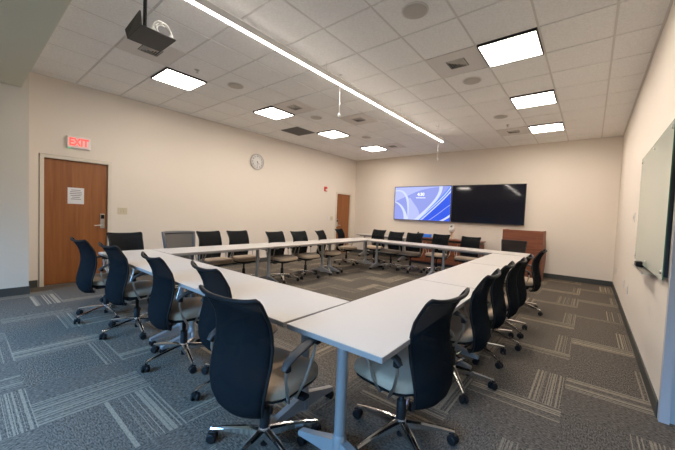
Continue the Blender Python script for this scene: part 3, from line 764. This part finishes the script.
# ------------------------------------------------------------------ credenza, lectern and what stands there
t = thing('credenza', 'long low reddish wooden credenza under the televisions', 'credenza', (-3.25, 8.72, 0))
b = MB(); b.bbox(-1.0, -0.22, 0.08, 1.0, 0.30, 0.70, M['cherry'], 0.004); b.box(-0.97, -0.18, 0.0, 0.97, 0.28, 0.08, M['dark']); b.obj('cabinet_body', t)
b = MB(); b.bbox(-1.03, -0.25, 0.755, 1.03, 0.32, 0.785, M['cherry'], 0.004); b.obj('worktop', t)
b = MB(); b.box(-0.98, -0.20, 0.70, 0.98, 0.29, 0.755, M['dark']); b.obj('reveal', t)
for k in range(4):
    x = -1.0+0.5*k
    b = MB(); b.bbox(x+0.006, -0.238, 0.09, x+0.494, -0.221, 0.69, M['cherry'], 0.003); d = b.obj('cabinet_door', t)
    hx = x+(0.45 if k % 2 == 0 else 0.05)
    b = MB(); b.tube([(hx, -0.238, 0.56), (hx, -0.262, 0.57), (hx, -0.262, 0.65), (hx, -0.238, 0.66)], 0.005, M['steel'], 6); b.obj('handle', d)
t = thing('desk_phone', 'black desk phone on the credenza beside the blue box', 'phone', (-4.03, 8.72, 0.785))
b = MB(); b.add([(-0.09, -0.09, 0), (0.09, -0.09, 0), (0.09, 0.09, 0), (-0.09, 0.09, 0), (-0.09, -0.09, 0.03), (0.09, -0.09, 0.03), (0.09, 0.09, 0.11), (-0.09, 0.09, 0.11)], [(0, 3, 2, 1), (4, 5, 6, 7), (0, 1, 5, 4), (1, 2, 6, 5), (2, 3, 7, 6), (3, 0, 4, 7)], M['black']); b.obj('phone_body', t)
b = MB(); b.tube([(-0.07, -0.07, 0.055), (-0.072, 0.0, 0.10), (-0.07, 0.07, 0.13)], [0.02, 0.015, 0.02], M['black'], 8); b.obj('handset', t)
t = thing('tissue_box', 'bright blue box lying on the credenza', 'box', (-3.80, 8.75, 0.785))
b = MB(); b.bbox(-0.12, -0.06, 0, 0.12, 0.06, 0.095, M['blue'], 0.004); b.obj('carton', t)
b = MB(); b.lathe([(0.04, 0.0955), (0.035, 0.097)], M['s1'], n=16); b.obj('opening', t)  # opening takes a glowing screen colour, no lamp inside
t = thing('conference_camera', 'white rounded camera on a tan base below the televisions', 'camera', (-3.10, 8.82, 0.785))
b = MB(); b.lathe([(0.045, 0.0), (0.045, 0.02), (0.028, 0.03), (0.028, 0.17), (0.05, 0.19), (0.05, 0.21)], M['tan'], n=20); b.obj('camera_base', t)
b = MB(); b.lathe([(0.05, 0.21), (0.078, 0.225), (0.082, 0.27), (0.075, 0.30), (0.06, 0.32), (0.056, 0.335), (0.062, 0.36), (0.055, 0.395), (0.03, 0.415), (0.002, 0.42)], M['white'], n=24); b.obj('camera_head', t)
b = MB(); b.lathe([(0.02, 0), (0.02, 0.02), (0.012, 0.025)], M['black'], mx=Matrix.Translation((0, -0.055, 0.365)) @ Matrix.Rotation(PI/2, 4, 'X'), n=12); b.obj('lens', t)

t = thing('lectern', 'wide reddish wooden lectern with a panelled front and bowed sides', 'lectern', (-1.235, 8.20, 0))
b = MB(); w, z1 = 0.415, 1.165
b.bbox(-w, 0.0, 0.0, w, 0.03, z1, M['cherry'], 0.003)
b.obj('front_panel', t)
b = MB(); # raised moulding
for (x0, z0, x1, zz) in ((-0.30, z1-0.13, 0.30, z1-0.115), (-0.30, 0.15, 0.30, 0.165), (-0.30, 0.165, -0.285, z1-0.13), (0.285, 0.165, 0.30, z1-0.13)): b.box(x0, -0.008, z0, x1, 0.0, zz, M['cherry'])
b.obj('moulding', t)
for s in (-1, 1):
    b = MB(); vs = []; N = 14
    for i in range(N+1):
        z = z1*i/N; bulge = 0.05*math.sin(PI*i/N)
        for (x, y) in ((s*(w-0.03), 0.031), (s*(w+0.0), 0.031), (s*(w+bulge), 0.30), (s*w, 0.56), (s*(w-0.03), 0.56)): vs.append((x, y, z))
    fs = []
    for i in range(N):
        for k in range(5): a0 = i*5+k; a1 = i*5+(k+1) % 5; fs.append((a0, a1, a1+5, a0+5))
    fs += [(4, 3, 2, 1, 0), tuple(N*5+k for k in range(5))]
    b.add(vs, fs, M['cherry'], False); b.obj('side_panel', t)
b = MB(); b.bbox(-w+0.032, 0.032, z1-0.09, w-0.032, 0.56, z1-0.06, M['cherry'], 0.003); b.obj('reading_top', t)
b = MB(); b.box(-w+0.032, 0.05, 0.55, w-0.032, 0.55, 0.575, M['cherry']); b.obj('shelf', t)

# ------------------------------------------------------------------ light, world, camera
w = bpy.data.worlds.new('World'); bpy.context.scene.world = w; w.use_nodes = True
w.node_tree.nodes['Background'].inputs[0].default_value = (0.40, 0.62, 1.0, 1); w.node_tree.nodes['Background'].inputs[1].default_value = 0.2

cam = bpy.data.cameras.new('camera'); co = bpy.data.objects.new('camera', cam); C.objects.link(co)
f, yaw, pit, rol, cx, cy = 308.72, 0.6715, -0.0396, 0.0419, 344.9, 226.95
fw = Vector((-math.sin(yaw)*math.cos(pit), math.cos(yaw)*math.cos(pit), math.sin(pit))); r0 = Vector((math.cos(yaw), math.sin(yaw), 0)); u0 = r0.cross(fw)
r = math.cos(rol)*r0+math.sin(rol)*u0; u = -math.sin(rol)*r0+math.cos(rol)*u0
co.matrix_world = Matrix(((r.x, u.x, -fw.x, 0), (r.y, u.y, -fw.y, 0), (r.z, u.z, -fw.z, 1.3535), (0, 0, 0, 1)))
cam.sensor_width = 36; cam.lens = f/675*36; cam.shift_x = (337.5-cx)/675; cam.shift_y = (cy-225)/675; cam.clip_start = 0.02
sc = bpy.context.scene; sc.camera = co
sc.view_settings.view_transform = 'Standard'; sc.view_settings.look = 'None'; sc.view_settings.gamma = 1.0; sc.view_settings.exposure = 0.0; sc.view_settings.use_curve_mapping = False
sc.cycles.use_denoising = True; sc.cycles.max_bounces = 10; sc.cycles.diffuse_bounces = 6; sc.cycles.glossy_bounces = 4; sc.cycles.transparent_max_bounces = 12
sc.cycles.sample_clamp_indirect = 6.0
